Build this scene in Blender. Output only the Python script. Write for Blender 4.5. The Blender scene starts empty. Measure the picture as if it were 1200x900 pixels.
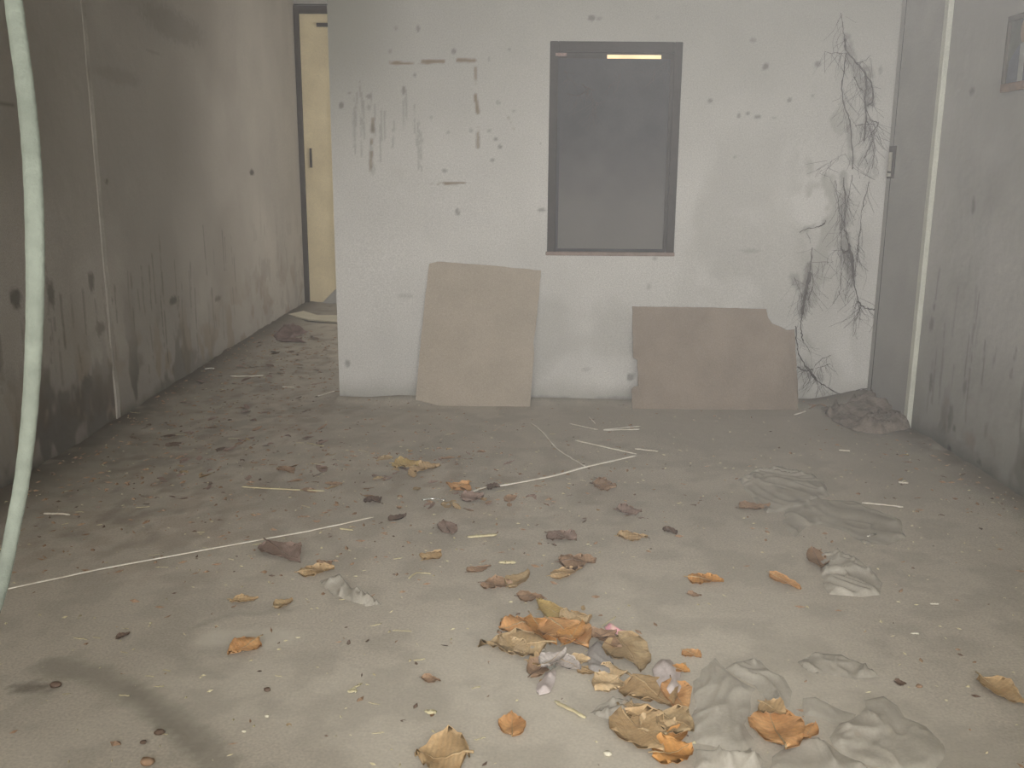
import bpy, math, random
import numpy as np
from math import radians, sin, cos, pi
from mathutils import Vector, Matrix

scn = bpy.context.scene
COL = scn.collection
RNG = random.Random(11)

# ---------------------------------------------------------------- camera
H, F = 1.35, 1111.0
_p, _a, _y = radians(12.53), radians(.45), radians(.15)
_f = Vector((sin(_y)*cos(_p), cos(_y)*cos(_p), -sin(_p)))
_r0 = Vector((cos(_y), -sin(_y), 0)); _u0 = _r0.cross(_f)
_u = _u0*cos(_a) - _r0*sin(_a); _r = _r0*cos(_a) + _u0*sin(_a)
cam = bpy.data.cameras.new('camera'); camo = bpy.data.objects.new('camera', cam); COL.objects.link(camo)
cam.sensor_width = 36; cam.lens = 36*F/1200; cam.clip_start = .02; cam.clip_end = 60
M = Matrix((( _r.x,_u.x,-_f.x,0),(_r.y,_u.y,-_f.y,0),(_r.z,_u.z,-_f.z,H),(0,0,0,1)))
camo.matrix_world = M
scn.camera = camo

# ---------------------------------------------------------------- light
world = bpy.data.worlds.new('world'); scn.world = world; world.use_nodes = True
bgn = world.node_tree.nodes['Background']; bgn.inputs[0].default_value = (1.0, .975, .93, 1); bgn.inputs[1].default_value = 3.7

def lamp(name, kind, loc, aim, energy, color, **kw):
    l = bpy.data.lights.new(name, kind); l.energy = energy; l.color = color
    for k, v in kw.items(): setattr(l, k, v)
    o = bpy.data.objects.new(name, l); COL.objects.link(o); o.location = loc
    o.rotation_euler = (Vector(aim)-Vector(loc)).to_track_quat('-Z', 'Y').to_euler()
    return o
# the camera's flash, a hand's breadth above the lens
lamp('camera_flash', 'SPOT', (.05, .02, H+.07), (.42, 5.6, .55), 215, (1, .98, .97), spot_size=radians(74), spot_blend=1.0, shadow_soft_size=.02)
# daylight entering the passage behind the partition from its right
lamp('passage_daylight', 'AREA', (.9, 7.9, 1.6), (-2.1, 8.9, 1.3), 40, (1, .95, .86), shape='RECTANGLE', size=1.2, size_y=2.2)

vs = scn.view_settings
vs.view_transform = 'Standard'; vs.look = 'None'; vs.exposure = 0.12; vs.gamma = 1; vs.use_curve_mapping = False

# ---------------------------------------------------------------- helpers
def ray(x, y): return _r*((x-600)/F) + _u*((450-y)/F) + _f
def fl(x, y):
    d = ray(x, y); t = -H/d.z; return (d.x*t, d.y*t)
def wy(x, y, Y):
    d = ray(x, y); t = Y/d.y; return (d.x*t, H+d.z*t)
def wx(x, y, X):
    d = ray(x, y); t = X/d.x; return (d.y*t, H+d.z*t)

def _hash(ix, iy, s):
    n = (ix.astype(np.int64)*374761393 + iy.astype(np.int64)*668265263 + s*1442695041) & 0xffffffff
    n = ((n ^ (n >> 13))*1274126177) & 0xffffffff
    return ((n ^ (n >> 16)) & 0xffff)/65535.0
def vnoise(x, y, s=0):
    x = np.asarray(x, float); y = np.asarray(y, float)
    ix, iy = np.floor(x), np.floor(y); fx, fy = x-ix, y-iy
    fx = fx*fx*(3-2*fx); fy = fy*fy*(3-2*fy)
    a, b = _hash(ix, iy, s), _hash(ix+1, iy, s); c, d = _hash(ix, iy+1, s), _hash(ix+1, iy+1, s)
    return (a*(1-fx)+b*fx)*(1-fy) + (c*(1-fx)+d*fx)*fy
def fbm(x, y, s=0, o=4):
    v, a, t = 0, 1, 0
    for i in range(o):
        v = v + a*vnoise(np.asarray(x)*2**i, np.asarray(y)*2**i, s+i*17); t += a; a *= .5
    return v/t
def sstep(e0, e1, x):
    t = np.clip((x-e0)/(e1-e0), 0, 1); return t*t*(3-2*t)

LX, RX, BY, FY, CZ = -2.14, 2.185, 5.60, 9.85, 3.2
NY = -1.6
PX0 = -1.03          # left end of the partition

def floor_h(x, y):
    x = np.asarray(x, float); y = np.asarray(y, float)
    h = .006*(fbm(x*1.7, y*1.7, 3, 4)-.5)
    h = h + .035*np.exp(-((x-LX)/.16)**2)*(.3+fbm(x*4, y*4, 9))
    h = h + .028*np.exp(-((x-RX)/.15)**2)*(.2+fbm(x*4, y*4, 19))
    inroom = (x > PX0-.03)
    h = h + np.where(inroom, .05*np.exp(-((y-BY)/.09)**2)*fbm(x*3.3, y*2, 29)*(y < BY+.02), 0)
    h = h + .035*np.exp(-((x-RX)/.28)**2-((y-BY)/.22)**2)*(y < BY+.05)
    h = h + .035*(fbm(x*9, y*9, 5, 3)-.45)*sstep(-1.45, -2.0, x)*.6
    return h
def fh(x, y): return float(floor_h(x, y))

# ---------------------------------------------------------------- materials
def srgb(c):
    return tuple(((v/255)/12.92 if v/255 <= .04045 else ((v/255+.055)/1.055)**2.4) for v in c)
def mat(name, c, rough=.8, var=.12, scale=8, bump=.15, bscale=60, spec=.3, c2=None, attrs=None, alpha=1, emit=0, metal=0, fine=.05, trans=0, wave=None):
    m = bpy.data.materials.new(name); m.use_nodes = True; nt = m.node_tree; N = nt.nodes; L = nt.links
    b = N['Principled BSDF']; b.inputs['Roughness'].default_value = rough; b.inputs['Specular IOR Level'].default_value = spec
    b.inputs['Metallic'].default_value = metal; b.inputs['Alpha'].default_value = alpha
    if trans: b.inputs['Transmission Weight'].default_value = trans
    tc = N.new('ShaderNodeTexCoord')
    co = tc.outputs['Object']
    n1 = N.new('ShaderNodeTexNoise'); n1.inputs['Scale'].default_value = scale; n1.inputs['Detail'].default_value = 6; L.new(co, n1.inputs['Vector'])
    lin = srgb(c); l2 = srgb(c2) if c2 else tuple(v*(1-var*2) for v in lin)
    rp = N.new('ShaderNodeMapRange'); rp.inputs[1].default_value = .35; rp.inputs[2].default_value = .65; L.new(n1.outputs[0], rp.inputs[0])
    mx = N.new('ShaderNodeMix'); mx.data_type = 'RGBA'; mx.inputs[6].default_value = lin+(1,); mx.inputs[7].default_value = l2+(1,)
    L.new(rp.outputs[0], mx.inputs[0]); cur = mx.outputs[2]
    if wave:
        w = N.new('ShaderNodeTexWave'); w.inputs['Scale'].default_value = wave[0]; w.inputs['Distortion'].default_value = 3; L.new(co, w.inputs['Vector'])
        mw = N.new('ShaderNodeMix'); mw.data_type = 'RGBA'; mw.inputs[7].default_value = srgb(wave[1])+(1,)
        sc = N.new('ShaderNodeMath'); sc.operation = 'MULTIPLY'; sc.inputs[1].default_value = wave[2]; L.new(w.outputs[1], sc.inputs[0])
        L.new(sc.outputs[0], mw.inputs[0]); L.new(cur, mw.inputs[6]); cur = mw.outputs[2]
    if fine:
        n2 = N.new('ShaderNodeTexNoise'); n2.inputs['Scale'].default_value = 130; n2.inputs['Detail'].default_value = 3; L.new(co, n2.inputs['Vector'])
        mr = N.new('ShaderNodeMapRange'); mr.inputs[1].default_value = .3; mr.inputs[2].default_value = .7; mr.inputs[3].default_value = 1-fine*1.6; mr.inputs[4].default_value = 1+fine*1.6
        L.new(n2.outputs[0], mr.inputs[0])
        mm = N.new('ShaderNodeMix'); mm.data_type = 'RGBA'; mm.blend_type = 'MULTIPLY'; mm.inputs[0].default_value = 1
        L.new(cur, mm.inputs[6]); L.new(mr.outputs[0], mm.inputs[7]); cur = mm.outputs[2]
    for (an, ac) in (attrs or []):
        at = N.new('ShaderNodeAttribute'); at.attribute_name = an
        ma = N.new('ShaderNodeMix'); ma.data_type = 'RGBA'; ma.inputs[7].default_value = srgb(ac)+(1,)
        L.new(at.outputs['Fac'], ma.inputs[0]); L.new(cur, ma.inputs[6]); cur = ma.outputs[2]
    L.new(cur, b.inputs['Base Color'])
    if emit: L.new(cur, b.inputs['Emission Color']); b.inputs['Emission Strength'].default_value = emit
    if bump:
        nb = N.new('ShaderNodeTexNoise'); nb.inputs['Scale'].default_value = bscale; nb.inputs['Detail'].default_value = 5; L.new(co, nb.inputs['Vector'])
        bp = N.new('ShaderNodeBump'); bp.inputs['Strength'].default_value = bump; bp.inputs['Distance'].default_value = .01
        L.new(nb.outputs[0], bp.inputs['Height']); L.new(bp.outputs[0], b.inputs['Normal'])
    return m

M_ = {}
M_['wall'] = mat('whitewashed plaster', (199, 197, 192), var=.05, fine=.08, scale=2.2, bump=.15, bscale=25, spec=.1, attrs=[('film', (134, 132, 122)), ('rust', (118, 100, 74)), ('soot', (76, 72, 64))])  # film carries both grime and painted falloff of light
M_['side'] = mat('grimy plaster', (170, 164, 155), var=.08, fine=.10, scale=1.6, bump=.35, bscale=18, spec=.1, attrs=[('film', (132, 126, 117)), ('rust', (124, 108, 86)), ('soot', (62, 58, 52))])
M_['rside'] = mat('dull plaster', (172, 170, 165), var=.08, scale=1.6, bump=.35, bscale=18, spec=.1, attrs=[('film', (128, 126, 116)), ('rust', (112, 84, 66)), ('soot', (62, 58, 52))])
M_['floor'] = mat('dusty cement', (193, 185, 171), var=.05, scale=1.5, rough=1, bump=.25, bscale=14, spec=.03, fine=.09, attrs=[('pale', (206, 200, 186)), ('rust', (146, 126, 108)), ('film', (148, 142, 130)), ('soot', (82, 75, 66))])
M_['ceiling'] = mat('pale ceiling', (205, 202, 194), var=.1)
M_['door'] = mat('grey door paint', (158, 156, 150), var=.07, scale=3, bump=.15)
M_['trim'] = mat('pale trim paint', (196, 197, 184), var=.06, scale=6)
M_['board'] = mat('bare hardboard', (170, 159, 144), c2=(162, 152, 137), scale=5, bump=.15, bscale=120, spec=.1)
M_['board2'] = mat('weathered hardboard', (148, 135, 121), c2=(134, 122, 109), scale=4, bump=.15, bscale=120, spec=.1)
M_['winframe'] = mat('dark window frame paint', (56, 51, 46), var=.1, scale=12)
M_['winpanel'] = mat('dusty dark panel', (66, 66, 67), c2=(56, 56, 58), scale=6, bump=.12, attrs=[('film', (116, 113, 108))], spec=.2)
M_['cream'] = mat('cream door paint', (222, 208, 172), c2=(206, 192, 158), scale=3, bump=.1)
M_['dark'] = mat('dark frame wood', (70, 62, 54), var=.15)
M_['metal'] = mat('dull steel', (168, 164, 150), rough=.4, metal=.2, bump=.05)
M_['rustmetal'] = mat('rusty plate', (58, 48, 38), rough=.8, metal=0)
M_['slit'] = mat('painted daylight glow', (255, 228, 180), emit=.75, bump=0, fine=0)
M_['white'] = mat('white laminate', (214, 208, 188), var=.05)
M_['strap'] = mat('woven strap cord', (112, 118, 108), var=.05, scale=30, bump=.15, bscale=500, fine=.08)
M_['web'] = mat('sooty web strands', (84, 77, 73), bump=0, fine=0, rough=1)
M_['reed'] = mat('pale dry reed', (236, 232, 220), c2=(214, 206, 190), scale=14, bump=.1)
M_['straw'] = mat('yellow straw', (208, 200, 164), c2=(186, 174, 140), scale=14, bump=.1)
M_['plastic'] = mat('dusty plastic film', (214, 208, 195), c2=(196, 190, 177), scale=9, rough=.38, bump=.7, bscale=16, spec=.5, alpha=.5)
M_['plastic2'] = mat('grey dusty film', (206, 200, 187), c2=(184, 178, 166), scale=9, rough=.38, bump=.7, bscale=16, spec=.55, alpha=.45)
M_['paper'] = mat('stained white paper', (200, 190, 186), c2=(184, 172, 166), scale=20, rough=.5, spec=.5)
M_['pink'] = mat('pink wrapper', (226, 160, 176), c2=(214, 196, 170), scale=30, rough=.3, spec=.6)
M_['foil'] = mat('silver foil', (235, 235, 228), rough=.25, metal=.9)
M_['plate'] = mat('smooth grey wrapper', (168, 163, 158), rough=.5, var=.05)
def leafmat(nm, c, c2):
    return mat(nm, c, c2=c2, scale=22, rough=.65, bump=.3, bscale=60, spec=.25, wave=(26, tuple(int(v*.8) for v in c), .35))
LM = {
 'orange': leafmat('orange dry leaf', (214, 168, 118), (198, 148, 98)),
 'bright': leafmat('bright orange dry leaf', (208, 156, 96), (188, 136, 78)),
 'tan': leafmat('tan dry leaf', (198, 170, 130), (182, 152, 112)),
 'pale': leafmat('pale tan dry leaf', (206, 182, 146), (194, 168, 130)),
 'olive': leafmat('olive brown leaf', (184, 162, 126), (168, 142, 106)),
 'brown': leafmat('brown dry leaf', (168, 140, 114), (148, 120, 96)),
 'purple': leafmat('purplish brown leaf', (162, 140, 128), (144, 122, 110)),
 'dark': leafmat('dark rotten leaf', (122, 102, 88), (100, 84, 72)),
 'grey': leafmat('grey bleached leaf', (200, 192, 186), (186, 176, 168)),
 'yellow': leafmat('yellowed leaf', (198, 174, 116), (180, 152, 100)),
}

def link_mesh(name, verts, faces, material, parent=None, smooth=False, attrs=None):
    me = bpy.data.meshes.new(name); me.from_pydata([tuple(v) for v in verts], [], [tuple(f) for f in faces]); me.update()
    for k, v in (attrs or {}).items():
        a = me.attributes.new(k, 'FLOAT', 'POINT'); a.data.foreach_set('value', np.asarray(v, np.float32))
    me.materials.append(material)
    if smooth: me.polygons.foreach_set('use_smooth', [True]*len(me.polygons))
    o = bpy.data.objects.new(name, me); COL.objects.link(o)
    if parent: o.parent = parent
    return o
def box(V, Fc, x0, x1, y0, y1, z0, z1):
    b = len(V)
    V += [(x, y, z) for x in (x0, x1) for y in (y0, y1) for z in (z0, z1)]
    Fc += [tuple(b+i for i in q) for q in ((0,1,3,2),(4,6,7,5),(0,4,5,1),(2,3,7,6),(0,2,6,4),(1,5,7,3))]
def boxo(name, dims, material, parent=None, bevel=0):
    V, Fc = [], []; box(V, Fc, *dims); o = link_mesh(name, V, Fc, material, parent)
    if bevel:
        md = o.modifiers.new('bevel', 'BEVEL'); md.width = bevel; md.segments = 2
    return o
def tag(o, label, cat, group=None, kind=None):
    o['label'] = label; o['category'] = cat
    if group: o['group'] = group
    if kind: o['kind'] = kind
    return o
def struct(o, label=None, cat=None):
    o['kind'] = 'structure'
    if label: o['label'] = label
    if cat: o['category'] = cat
    return o
def empty(name, loc, rz=0):
    o = bpy.data.objects.new(name, None); COL.objects.link(o); o.location = loc; o.rotation_euler = (0, 0, rz); o.empty_display_size = .05
    return o
def tube_mesh(V, Fc, pts, rad, sides=6, flat=1.0):
    """tube along pts; rad float or list; flat squashes it vertically"""
    b0 = len(V); n = len(pts); pts = [Vector(p) for p in pts]
    for i, p in enumerate(pts):
        t = (pts[min(i+1, n-1)]-pts[max(i-1, 0)])
        if t.length < 1e-9: t = Vector((0, 0, 1))
        t.normalize(); up = Vector((0, 0, 1)) if abs(t.z) < .95 else Vector((0, 1, 0))
        s = t.cross(up).normalized(); w = s.cross(t)
        r = rad[i] if isinstance(rad, (list, tuple)) else rad
        for k in range(sides):
            a = 2*pi*k/sides; V.append(tuple(p + s*(r*cos(a)) + w*(r*flat*sin(a))))
    for i in range(n-1):
        for k in range(sides):
            a, c = b0+i*sides+k, b0+i*sides+(k+1) % sides
            Fc.append((a, c, c+sides, a+sides))
    Fc.append(tuple(b0+k for k in range(sides))[::-1]); Fc.append(tuple(b0+(n-1)*sides+k for k in range(sides)))

def smooth_line(pts, n=6):
    out = []; P = [Vector(p) for p in pts]
    for i in range(len(P)-1):
        p0, p1, p2, p3 = P[max(i-1, 0)], P[i], P[i+1], P[min(i+2, len(P)-1)]
        for k in range(n):
            t = k/n
            out.append(.5*((2*p1)+(p2-p0)*t+(2*p0-5*p1+4*p2-p3)*t*t+(3*p1-3*p2+p3-p0)*t**3))
    out.append(P[-1]); return out

# dirt painting on grids in wall / floor coordinates
def spot(A, u, v, cu, cv, ru, rv, s, seed=0, ang=0):
    du, dv = u-cu, v-cv
    if ang: du, dv = du*cos(ang)+dv*sin(ang), -du*sin(ang)+dv*cos(ang)
    d = np.sqrt((du/ru)**2+(dv/rv)**2) + .55*(fbm(u*60, v*60, seed+7, 2)-.5)
    np.maximum(A, s*(1-sstep(.55, 1.1, d)), out=A)
def seg(A, u, v, p, q, w, s, seed=0, broken=.0):
    p = np.array(p); q = np.array(q); d = q-p; L2 = (d**2).sum()
    t = np.clip(((u-p[0])*d[0]+(v-p[1])*d[1])/L2, 0, 1)
    dist = np.hypot(u-(p[0]+t*d[0]), v-(p[1]+t*d[1]))/w + .6*(fbm(u*40, v*40, seed, 2)-.5)
    m = s*(1-sstep(.4, 1.1, dist))
    if broken: m = m*sstep(broken-.12, broken+.12, fbm(u*25, v*25, seed+3, 2))
    np.maximum(A, m, out=A)

def grid_faces(nu, nv, keep=None, flip=False):
    i = np.arange(nu-1)[:, None]*nv + np.arange(nv-1)[None, :]
    f = np.stack([i, i+nv, i+nv+1, i+1], -1)
    if flip: f = f[..., ::-1]
    f = f[keep] if keep is not None else f.reshape(-1, 4)
    return [tuple(int(a) for a in q) for q in f]

# ================================================================ SETTING
# ---- floor
us = np.concatenate([np.arange(LX-.02, RX+.03, .022)]); vv = np.concatenate([np.arange(NY, 1.2, .1), np.arange(1.2, FY+.25, .024)])
U, Vv = np.meshgrid(us, vv, indexing='ij'); u, v = U.ravel(), Vv.ravel()
soot = np.zeros_like(u); film = np.zeros_like(u); rust = np.zeros_like(u); pale = np.zeros_like(u)
nA, nB = fbm(u*2, v*2, 41), fbm(u*7, v*7, 43)
soot += .85*np.exp(-((u-LX)/(.10+.16*nA))**2)*sstep(.25, .6, nB+.25)*sstep(1.5, 3.6, v)
soot = np.maximum(soot, .65*np.exp(-((u-RX)/(.07+.10*nA))**2)*sstep(.3, .6, nB+.2))
soot = np.maximum(soot, .5*np.exp(-((v-BY)/(.035))**2)*(u > PX0)*nB)
soot = np.maximum(soot, .75*np.exp(-((v-BY)/.12)**2)*np.exp(-((u-1.95)/.3)**2))
film += .75*sstep(-1.2, -2.0, u+.6*(nA-.5))*sstep(2.5, 4.2, v)
film = np.maximum(film, .6*sstep(1.2, 2.1, u+.5*(nA-.5))*sstep(3.2, 4.6, v))
film = np.maximum(film, .30*sstep(.45, .7, fbm(u*1.1, v*1.6, 47))*sstep(3.0, 4.0, v))
film = np.maximum(film, .30*sstep(.46, .62, fbm(u*9, v*9, 53)))
rust += .32*sstep(.50, .64, fbm(u*13, v*10, 61, 3))*sstep(-.1, -1.2, u)*sstep(2.7, 3.3, v)
soot = np.maximum(soot, .28*sstep(.54, .66, fbm(u*15, v*11, 67, 3))*sstep(-.6, -1.7, u)*sstep(2.9, 3.6, v))
rust = np.maximum(rust, .40*sstep(.52, .68, fbm(u*12, v*10, 63, 3))*np.exp(-((v-4.0)/.55)**2)*np.exp(-((u+.3)/.7)**2))
def fseg(A, pts, w, s, seed, br=0):
    for a, b in zip(pts[:-1], pts[1:]): seg(A, u, v, fl(*a), fl(*b), w, s, seed, br)
fseg(film, [(60, 780), (110, 790), (160, 815), (210, 850), (260, 895)], .06, .75, 5)
fseg(film, [(150, 805), (185, 835), (235, 880)], .035, .95, 6)
fseg(film, [(220, 738), (270, 720), (340, 716)], .02, .5, 8)
fseg(film, [(200, 760), (230, 785), (260, 792)], .03, .4, 9)
fseg(pale, [(250, 748), (330, 748)], .07, .8, 12)
fseg(pale, [(560, 860), (760, 700)], .3, .25, 13)
spot(soot, u, v, *fl(40, 805), .07, .03, .6)
pale = np.maximum(pale, .35*sstep(.5, .7, fbm(u*1.3, v*1.3, 71))*sstep(3.4, 2.2, v))
zz = floor_h(u, v)
flo = link_mesh('floor', np.stack([u, v, zz], 1), grid_faces(len(us), len(vv)), M_['floor'], smooth=True,
                attrs={'soot': np.clip(soot, 0, 1), 'film': np.clip(film, 0, 1), 'rust': np.clip(rust, 0, 1), 'pale': np.clip(pale, 0, 1)})
struct(flo)

# ---- partition (back wall) with the window opening
WX0, WX1, WZ0, WZ1 = .214, .957, .890, 2.074
def seglin(bps, step):
    out = []
    for a, b in zip(bps[:-1], bps[1:]): out += list(np.linspace(a, b, max(2, int(round((b-a)/step))+1)))[:-1]
    return np.array(out+[bps[-1]])
us = seglin([PX0, WX0, WX1, RX+.02], .009); vz = seglin([-.06, WZ0, WZ1, 2.55, CZ], .009)
U, Z = np.meshgrid(us, vz, indexing='ij'); u, v = U.ravel(), Z.ravel()
soot = np.zeros_like(u); film = np.zeros_like(u); rust = np.zeros_like(u)
W = lambda x, y: wy(x, y, BY)
film += .55*sstep(.16, .0, v+.12*(fbm(u*5, v*5, 3)-.5))
film = np.maximum(film, .62*sstep(1.0, 2.5, v+.3*(fbm(u*1.5, v*1.5, 13)-.5)))  # light falloff put into the colour: wall darker towards the top
film = np.maximum(film, .95*sstep(.1, -1.05, u)*sstep(.9, 2.3, v))  # painted dimming of the light towards the upper left
film = np.maximum(film, .25*sstep(.5, .7, fbm(u*2.2, v*2.2, 21)))
soot += .55*sstep(.035, .0, v+.05*(fbm(u*9, v*9, 33)-.5))
for (px, py, rx, ry, s) in [(490,33,3,5,.8),(532,60,4,4,.8),(597,58,2.5,2.5,.6),(693,21,5,4,.95),(702,22,4,3,.5),(486,88,3,3,.7),(473,106,3,7,.85),(457,60,3,3,.5),(464,33,3,3,.45),
    (433,113,5,3,.7),(432,126,3,4,.5),(437,150,4,7,.6),(435,175,2,14,.5),(437,198,4,9,.35),(409,109,3,2,.6),(400,124,4,5,.9),(573,70,2,3,.5),(584,120,4,3,.5),(602,130,4,2,.5),
    (552,153,3,3,.5),(525,155,2.5,2.5,.5),(495,165,3,3,.4),(573,153,3,3,.5),(581,163,3,3,.8),(586,172,4,3,.9),(577,188,4,3,.7),(521,200,4,3,.7),(536,248,4,6,.8),(505,138,3,3,.35),
    (635,246,7,3,.8),(633,168,1.6,1.6,.7),(461,152,3,3,.4),(460,172,2.5,2.5,.4),(897,78,5,5,.9),(883,47,5,4,.5),(958,75,5,4,.8),(925,117,4,3,.8),(952,112,3,2,.5),(832,118,4,3,.9),
    (866,136,3,4,.8),(876,133,3,3,.8),(888,137,5,3,.8),(907,138,3,2,.5),(861,184,3,2,.4),(1032,82,3,7,.6),(1010,72,2.5,2.5,.4),(407,426,5,6,.75),(475,347,12,4,.3),(767,303,4,3,.5),
    (880,294,16,3,.35),(739,442,6,7,.9),(686,433,8,3,.3),(760,336,3,5,.4),(404,470,4,14,.5),(770,20,3,3,.2)]:
    c = W(px, py); k = 5.75/F*.85
    spot(soot, u, v, c[0], c[1], rx*k, ry*k, s*.62, px % 97)
def wseg(A, pts, w, s, seed, br=0):
    for a, b in zip(pts[:-1], pts[1:]): seg(A, u, v, W(*a), W(*b), w, s, seed, br)
wseg(rust, [(450, 74), (485, 74), (520, 72), (557, 71)], .010, .85, 5, .44)
wseg(rust, [(492, 72), (520, 72)], .012, .8, 6, .25); wseg(rust, [(536, 71), (556, 71)], .012, .9, 7, .2)
wseg(rust, [(557, 80), (558, 98)], .010, .6, 8, .3); wseg(rust, [(557, 112), (560, 132)], .015, .8, 9, .25); wseg(rust, [(560, 150), (560, 172)], .013, .65, 10, .3)
wseg(rust, [(492, 216), (545, 214)], .009, .85, 11, .42); wseg(rust, [(437, 140), (434, 200)], .014, .6, 12, .35)
wseg(rust, [(596, 138), (602, 152)], .007, .5, 14, .3)
for k in range(26):                                      # drip streaks at the upper left
    px = 408+RNG.random()*85; py = 95+RNG.random()*60
    wseg(soot, [(px, py), (px+RNG.uniform(-1, 1), py+15+RNG.random()*45)], .006, .28, k, .3)
# sooty smears where the webs cling
for (pts, w, s) in [([(992, 45), (1000, 75), (1016, 110), (1015, 125)], .03, .35), ([(1016, 85), (1019, 122)], .035, .45), ([(1014, 140), (1020, 175), (1012, 190)], .035, .22),
    ([(995, 150), (998, 190)], .02, .3), ([(988, 205), (990, 270), (995, 300)], .03, .33), ([(990, 285), (997, 330)], .03, .4), ([(947, 312), (943, 340), (940, 370)], .025, .42),
    ([(930, 325), (940, 345)], .03, .3), ([(936, 425), (960, 445)], .03, .25), ([(940, 270), (965, 262)], .02, .25), ([(1020, 190), (1024, 205)], .03, .2)]:
    wseg(soot, pts, w*1.15, s*1.15, int(w*1000)+len(pts)+int(pts[0][1]), .33)
film = np.maximum(film, .5*np.exp(-((u-W(985, 0)[0])/.22)**2)*sstep(.40, .6, fbm(u*9, v*6, 77)))
keep = np.ones((len(us)-1, len(vz)-1), bool)
cu = (us[:-1]+us[1:])/2; cz = (vz[:-1]+vz[1:])/2
keep &= ~(((cu > WX0) & (cu < WX1))[:, None] & ((cz > WZ0) & (cz < WZ1))[None, :])
Yf = BY + .006*(fbm(u*1.3, v*1.3, 91, 3)-.5)
V = [tuple(p) for p in np.stack([u, Yf, v], 1)]; Fc = grid_faces(len(us), len(vz), keep)
TH = .16
n0 = len(V)
for d in ((PX0, WX0, -.06, CZ), (WX1, RX+.02, -.06, CZ), (WX0, WX1, -.06, WZ0), (WX0, WX1, WZ1, CZ)):
    box(V, Fc, d[0], d[1], BY+.004, BY+TH, d[2], d[3])
pad = lambda a: np.concatenate([np.clip(a, 0, 1), np.zeros(len(V)-n0)])
wb = link_mesh('wall_back', V, Fc, M_['wall'], attrs={'soot': pad(soot), 'film': pad(film), 'rust': pad(rust)}); struct(wb)

# ---- side walls
def side_wall(name, X, y0, y1, material, paint, flip, thick):
    ys = seglin([y0, 2.5, y1], .012) if y0 < 2.5 else seglin([y0, y1], .012); zs = seglin([-.06, CZ], .014)
    Yg, Z = np.meshgrid(ys, zs, indexing='ij'); u, v = Yg.ravel(), Z.ravel()
    A = {'soot': np.zeros_like(u), 'film': np.zeros_like(u), 'rust': np.zeros_like(u)}
    paint(A, u, v)
    Xs = X + .010*(fbm(u*1.1, v*1.1, 7 if flip else 8, 4)-.5)
    V = [tuple(p) for p in np.stack([Xs, u, v], 1)]; Fc = grid_faces(len(ys), len(zs), None, flip); n0 = len(V)
    s = thick
    box(V, Fc, min(X+s*.006, X+s*.15), max(X+s*.006, X+s*.15), y0, y1, -.06, CZ)
    o = link_mesh(name, V, Fc, material, attrs={k: np.concatenate([np.clip(a, 0, 1), np.zeros(len(V)-n0)]) for k, a in A.items()})
    return struct(o)
low_ = lambda u, v: sstep(1.6, .4, v)
def paint_left(A, u, v):
    L = lambda x, y: wx(x, y, LX)
    n, n2 = fbm(u*1.2, v*1.2, 101), fbm(u*5, v*3, 103)
    A['film'] += .25+.75*sstep(.32, .62, n)*.6
    A['film'] = np.maximum(A['film'], .8*np.exp(-((u-5.9)/1.0)**2)*sstep(1.2, 2.3, v))
    A['film'] = np.maximum(A['film'], .9*np.exp(-((u-6.2)/.8)**2-((v-1.6)/.8)**2))
    A['film'] *= (1-.85*sstep(6.8, 8.2, u)); A['film'] = np.maximum(A['film'], .45*sstep(.5, .62, fbm(u*9, v*6, 119))*low_(u, v))  # tone thins towards the passage end, painting in its daylight; low blotches are grime
    low = sstep(.75, .1, v+.35*(n2-.5))
    A['film'] = np.maximum(A['film'], .8*low*sstep(9, 6, u))
    A['soot'] += .6*sstep(.50, .62, fbm(u*7, v*4, 107))*low*sstep(7.6, 5.5, u)
    A['soot'] = np.maximum(A['soot'], .6*sstep(.10, .0, v+.1*(n2-.5))*sstep(8.5, 6, u))
    A['rust'] += .45*sstep(.52, .64, fbm(u*6, v*5, 111))*low
    for (px, py, rx, ry, s) in [(125,213,4,2,.8),(295,202,4,4,.9),(203,352,5,6,.7),(255,350,5,4,.5),(18,350,8,14,.7),(60,345,5,18,.6),(8,123,14,2,.5),(130,352,3,5,.4),
        (107,330,4,14,.6),(118,385,7,9,.5),(103,450,8,14,.6),(160,425,10,12,.35),(140,90,30,10,.15),(205,30,40,20,.25),(180,62,10,2,.2),(220,420,14,12,.4),(85,475,22,8,.4)]:
        c = L(px, py); d = ray(px, py); k = (c[0])/F/max(.35, abs(d.x))
        spot(A['soot'], u, v, c[0], c[1], rx*k*1.0, ry*c[0]/F, s, px)
    for k in range(60):
        y = RNG.uniform(3.6, 7.5); z = RNG.uniform(.1, .7)
        seg(A['soot'], u, v, (y, z), (y+RNG.uniform(-.02, .02), z+RNG.uniform(.08, .35)), .012, RNG.uniform(.2, .45), k, .35)
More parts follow.
